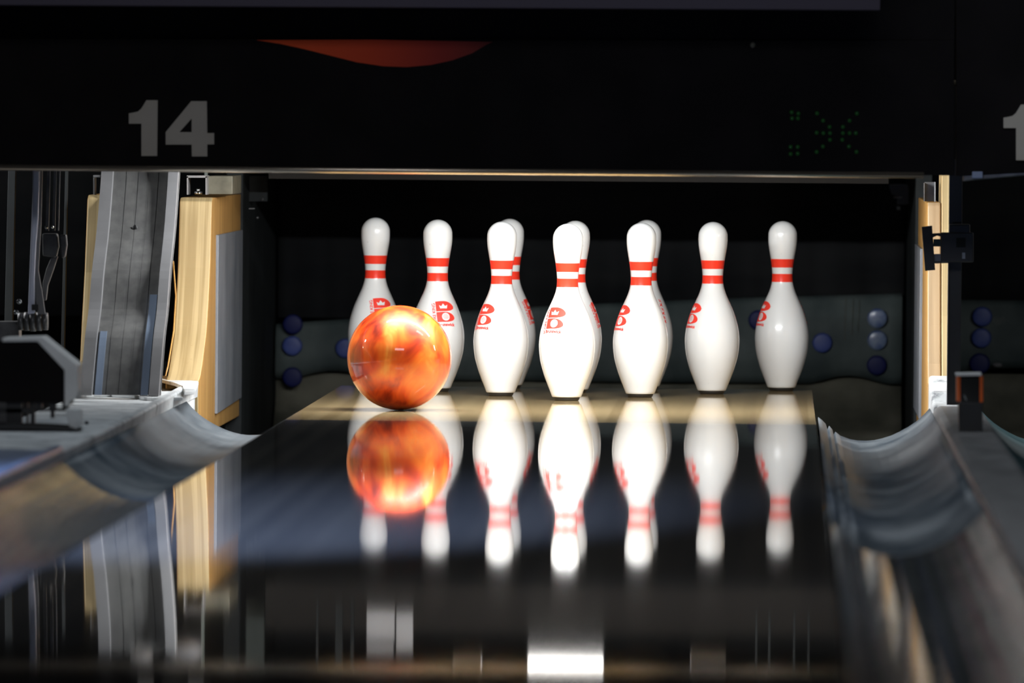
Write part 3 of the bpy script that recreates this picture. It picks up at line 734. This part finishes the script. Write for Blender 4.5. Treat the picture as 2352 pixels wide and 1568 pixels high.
# ------------------------------------------------------------------ black device on the left cover
dv = tag(empty('ball_detector', (-.86, -2.9, .03)), 'black device with a chamfered grey hood at the left edge, on the dusty cover', 'device')
DY = -2.86
hood_out = [(5, 776), (97, 773), (178, 838), (179, 900), (174, 915), (160, 921), (158, 932), (148, 932), (148, 850), (86, 784), (5, 785)]
bm = B(); pxp(bm, hood_out, DY, .10); part('hood', bm, M['hood'], dv, .0015)
bm = B(); pxp(bm, [(-220, 786), (86, 784), (148, 850), (148, 925), (-220, 922)], DY+.004, .09); part('face', bm, M['mask'], dv)
bm = B()
for a0, a1, b0, b1 in ((14, 50, 921, 985), (60, 64, 921, 972), (70, 79, 921, 975), (82, 90, 921, 938), (92, 96, 921, 945), (112, 128, 921, 943), (143, 157, 925, 938), (116, 124, 940, 960)):
    pxb(bm, a0, b0, a1, b1, DY+.01, .02)
pxb(bm, -220, 938, 60, 948, DY+.01, .02); pxb(bm, 60, 938, 150, 944, DY+.012, .02)
part('connector', bm, M['black'], dv)
bm = B(); pxp(bm, [(-220, 975), (30, 974), (90, 976), (160, 980), (182, 988), (160, 990), (60, 985), (-220, 990)], DY-.02, .10); part('base_plate', bm, M['black'], dv)
bm = B(); pxp(bm, [(150, 940), (186, 940), (188, 975), (176, 985), (160, 984), (153, 955)], DY-.01, .03); part('foot', bm, M['dust_white'], dv, .001)
# grey block and actuator behind
ac = tag(empty('actuator_rod', at(70, 770, -.9)[:1]+(-.9, .03)), 'pale bluish steel rod with a ribbed dark clamp and bolts, far left', 'rod')
AY = -1.2
def P3(a, b, Y): x, z = at(a, b, Y); return (x, Y, z)
bm = B(); pxp(bm, [(75, 370), (92, 370), (88, 500), (83, 560), (79, 640), (80, 720), (64, 722), (67, 640), (71, 540), (75, 440)], AY, .012); part('rod', bm, M['rod'], ac, .003)
bm = B(); pxp(bm, [(93, 370), (98, 370), (94, 520), (88, 620), (98, 680), (104, 722), (86, 722), (82, 690), (80, 640), (84, 560), (89, 500)], AY+.008, .01); part('side_bar', bm, M['trough_rim'], ac, .001)
bm = B()
for k in range(5): tube(bm, [P3(42+k*14, 738, AY+.02), P3(54+k*14, 738, AY+.02)], .020-.0012*abs(k-2), 20)
part('clamp', bm, M['steel'], ac)
bm = B(); pxb(bm, 73, 699, 88, 712, AY-.006, .01); part('slot', bm, M['black'], ac)
for (a, b, rr) in ((45, 692, .0052), (38, 717, .0050)):
    bm = B(); x, z = at(a, b, AY); bmesh.ops.create_icosphere(bm, subdivisions=3, radius=rr, matrix=Matrix.Translation((x, AY-.01, z))); part('bolt', bm, M['chrome'], ac)
bm = B(); pxb(bm, -120, 738, 44, 1095, AY+.05, .06); part('block', bm, M['steel'], ac, .002)
lv = tag(empty('lever_linkage', P3(120, 560, -1.0)), 'dark lever linkage with a knobbed clamp, behind the pale rod at the left', 'linkage')
LY = -.95
for a, w in ((112, 7), (127, 6), (137, 3)):
    bm = B(); pxp(bm, [(a-w/2, 370), (a+w/2, 370), (a-4+w/2, 530), (a-4-w/2, 530)], LY, .01); part('rail', bm, M['steel'], lv)
bm = B(); pxp(bm, [(97, 536), (131, 536), (134, 566), (128, 592), (98, 588)], LY-.01, .03); part('clamp', bm, M['steel'], lv, .003)
bm = B(); pxp(bm, [(136, 540), (152, 538), (154, 562), (150, 590), (142, 594), (138, 575)], LY-.012, .02); part('knob', bm, M['steel'], lv, .003)
bm = B(); pxp(bm, [(118, 590), (133, 588), (122, 622), (110, 655), (106, 690), (96, 690), (98, 650), (106, 618)], LY-.004, .014); part('lever_arm', bm, M['steel'], lv, .002)
for a, b in ((107, 522), (121, 521)):
    bm = B(); x, z = at(a, b, LY); bmesh.ops.create_icosphere(bm, subdivisions=2, radius=.0035, matrix=Matrix.Translation((x, LY-.004, z))); part('bolt', bm, M['chrome'], lv)
for (a0, a1, mm, lab, Y) in ((19, 36, 'steel', 'dim dark vertical steel strip nearest the left edge', -.5), (150, 156, 'pit_dark', 'very dark narrow strip between the lever linkage and the wooden strip', -.3)):
    bm = B(); pxp(bm, [(a0, 370), (a1, 370), (a1-8, 790), (a1-8, 1060), (a0-10, 1060), (a0-10, 790)], Y, .02); tag(obj('machine_strip', bm, M['pit_dark'], bevel=.001), lab, 'steel strip')

# ------------------------------------------------------------------ right: black upright, sensor, box
UY = -1.0
bm = B(); x0, z0 = at(2181, 370, UY); x1, _ = at(2211, 370, UY); box(bm, x0, x1, UY, UY+.03, .03, .53)
x2, _ = at(2181, 920, UY)
tag(obj('black_upright', bm, M['black'], bevel=.001), 'slim black upright at the right carrying the sensor bracket', 'upright')
bm = B(); xg, _ = at(2178, 600, UY); box(bm, xg-.0006, xg+.0008, UY-.01, UY+.01, .03, .36)
tag(obj('thin_wire', bm, M['trough_rim']), 'thin light wire running down the left edge of the black upright', 'wire')
sb = tag(empty('sensor_bracket', P3(2175, 570, UY)), 'black square sensor bracket with a window, clamped on the black upright', 'sensor bracket')
SY = UY-.045
bm = B(); pxp(bm, [(2117, 521), (2141, 518), (2148, 620), (2125, 622)], SY, .02); part('side_bar', bm, M['black'], sb)
bm = B(); pxp(bm, [(2140, 536), (2180, 534), (2180, 548), (2152, 541), (2141, 546)], SY, .02); part('window_frame', bm, M['black'], sb); bm = B(); pxp(bm, [(2144, 600), (2180, 600), (2180, 604), (2148, 605)], SY, .02); part('window_frame', bm, M['black'], sb)
bm = B(); pxb(bm, 2161, 534, 2236, 602, SY-.01, .04); pxb(bm, 2180, 515, 2228, 536, SY, .03); part('housing', bm, M['black'], sb, .002)
bm = B(); pxb(bm, 2144, 549, 2161, 566, SY+.012, .004); part('circuit_board', bm, M['chip'], sb)
bm = B(); pxb(bm, 2139, 583, 2162, 601, SY+.006, .006); part('connector', bm, M['steel'], sb)
bm = B(); pxb(bm, 2210, 580, 2217, 594, SY-.013, .004); part('metal_tab', bm, M['sheet'], sb)
bm = B(); pxb(bm, 2196, 546, 2218, 568, SY-.0115, .002); part('cover_plate', bm, M['pit_dark'], sb)
BX = tag(empty('sensor_box', P3(2229, 993, -2.49)), 'small black box with orange edges standing on the dark cap at the right', 'sensor box')
BY = -2.47
bm = B(); pxp(bm, [(2201, 925), (2257, 925), (2257, 992), (2203, 992)], BY, .05); part('lower_body', bm, M['black'], BX, .001)
bm = B(); pxb(bm, 2206, 862, 2250, 926, BY+.004, .04); part('window', bm, M['lens'], BX)
bm = B(); pxb(bm, 2197, 864, 2206, 922, BY, .045); part('orange_edge', bm, M['orange'], BX, .001, 'orange edge')
bm = B(); pxb(bm, 2250, 864, 2258, 924, BY, .045); part('orange_edge', bm, M['orange'], BX, .001, 'orange edge')
bm = B(); pxp(bm, [(2195, 857), (2254, 856), (2255, 863), (2196, 864)], BY-.004, .055); part('top_cap', bm, M['hood'], BX, .0008)
bm = B(); pxp(bm, [(2213, 907), (2216, 907), (2221, 919), (2218, 919)], BY+.002, .004); part('glass_chip', bm, M['chrome'], BX)
# stray white cap in the next lane's pit
bm = B(); x, z = at(2291, 838, 2.14); dome(bm, (x, 2.15, z), .012, .006, .008)
tag(obj('white_cap', bm, M['white_plate'], smooth=False), 'tiny white half-round cap right of the lowest navy disc at the right edge', 'cap')

# ------------------------------------------------------------------ hall spot and added fill lights
def spot(name, loc, tgt, e, col, ang, blend=.8, rad_=.08):
    l = bpy.data.lights.new(name, 'SPOT'); l.energy = e; l.color = col; l.spot_size = R(ang); l.spot_blend = blend; l.shadow_soft_size = rad_
    o = bpy.data.objects.new(name, l); COL.objects.link(o); o.location = loc
    o.rotation_euler = (Vector(tgt)-Vector(loc)).to_track_quat('-Z', 'Y').to_euler(); return o
spot('blue_ceiling_spot', (-1.3, -10.5, 2.5), (-.40, -5.6, 0), 15000, (.40, .56, 1), 16, 1)
a = bpy.data.lights.new('hall_fill_light', 'AREA'); a.shape = 'RECTANGLE'; a.size = 2.5; a.size_y = 1.0; a.energy = 60; a.color = (.9, .93, 1)  # unseen fill, added to light the number and the gutters from the front
ao = bpy.data.objects.new('hall_fill_light', a); COL.objects.link(ao); ao.location = (0, -7.5, 2.8)
ao.rotation_euler = (Vector((0, -2.0, .2))-Vector(ao.location)).to_track_quat('-Z', 'Y').to_euler()

b_ = bpy.data.lights.new('lane_fill_light', 'AREA'); b_.shape = 'RECTANGLE'; b_.size = 2.6; b_.size_y = .4; b_.energy = 24; b_.color = (.80, .90, 1)  # unseen fill added overhead to brighten the gutters, covers and hood
bo = bpy.data.objects.new('lane_fill_light', b_); COL.objects.link(bo); bo.location = (0, -2.9, 2.8)
w = bpy.data.worlds.new('world'); sc.world = w; w.use_nodes = True
w.node_tree.nodes['Background'].inputs[0].default_value = (.01, .012, .016, 1); w.node_tree.nodes['Background'].inputs[1].default_value = .3
sc.view_settings.view_transform = 'Standard'; sc.view_settings.look = 'None'; sc.view_settings.exposure = 0; sc.view_settings.gamma = 1
sc.view_settings.use_curve_mapping = False
sc.cycles.use_denoising = True
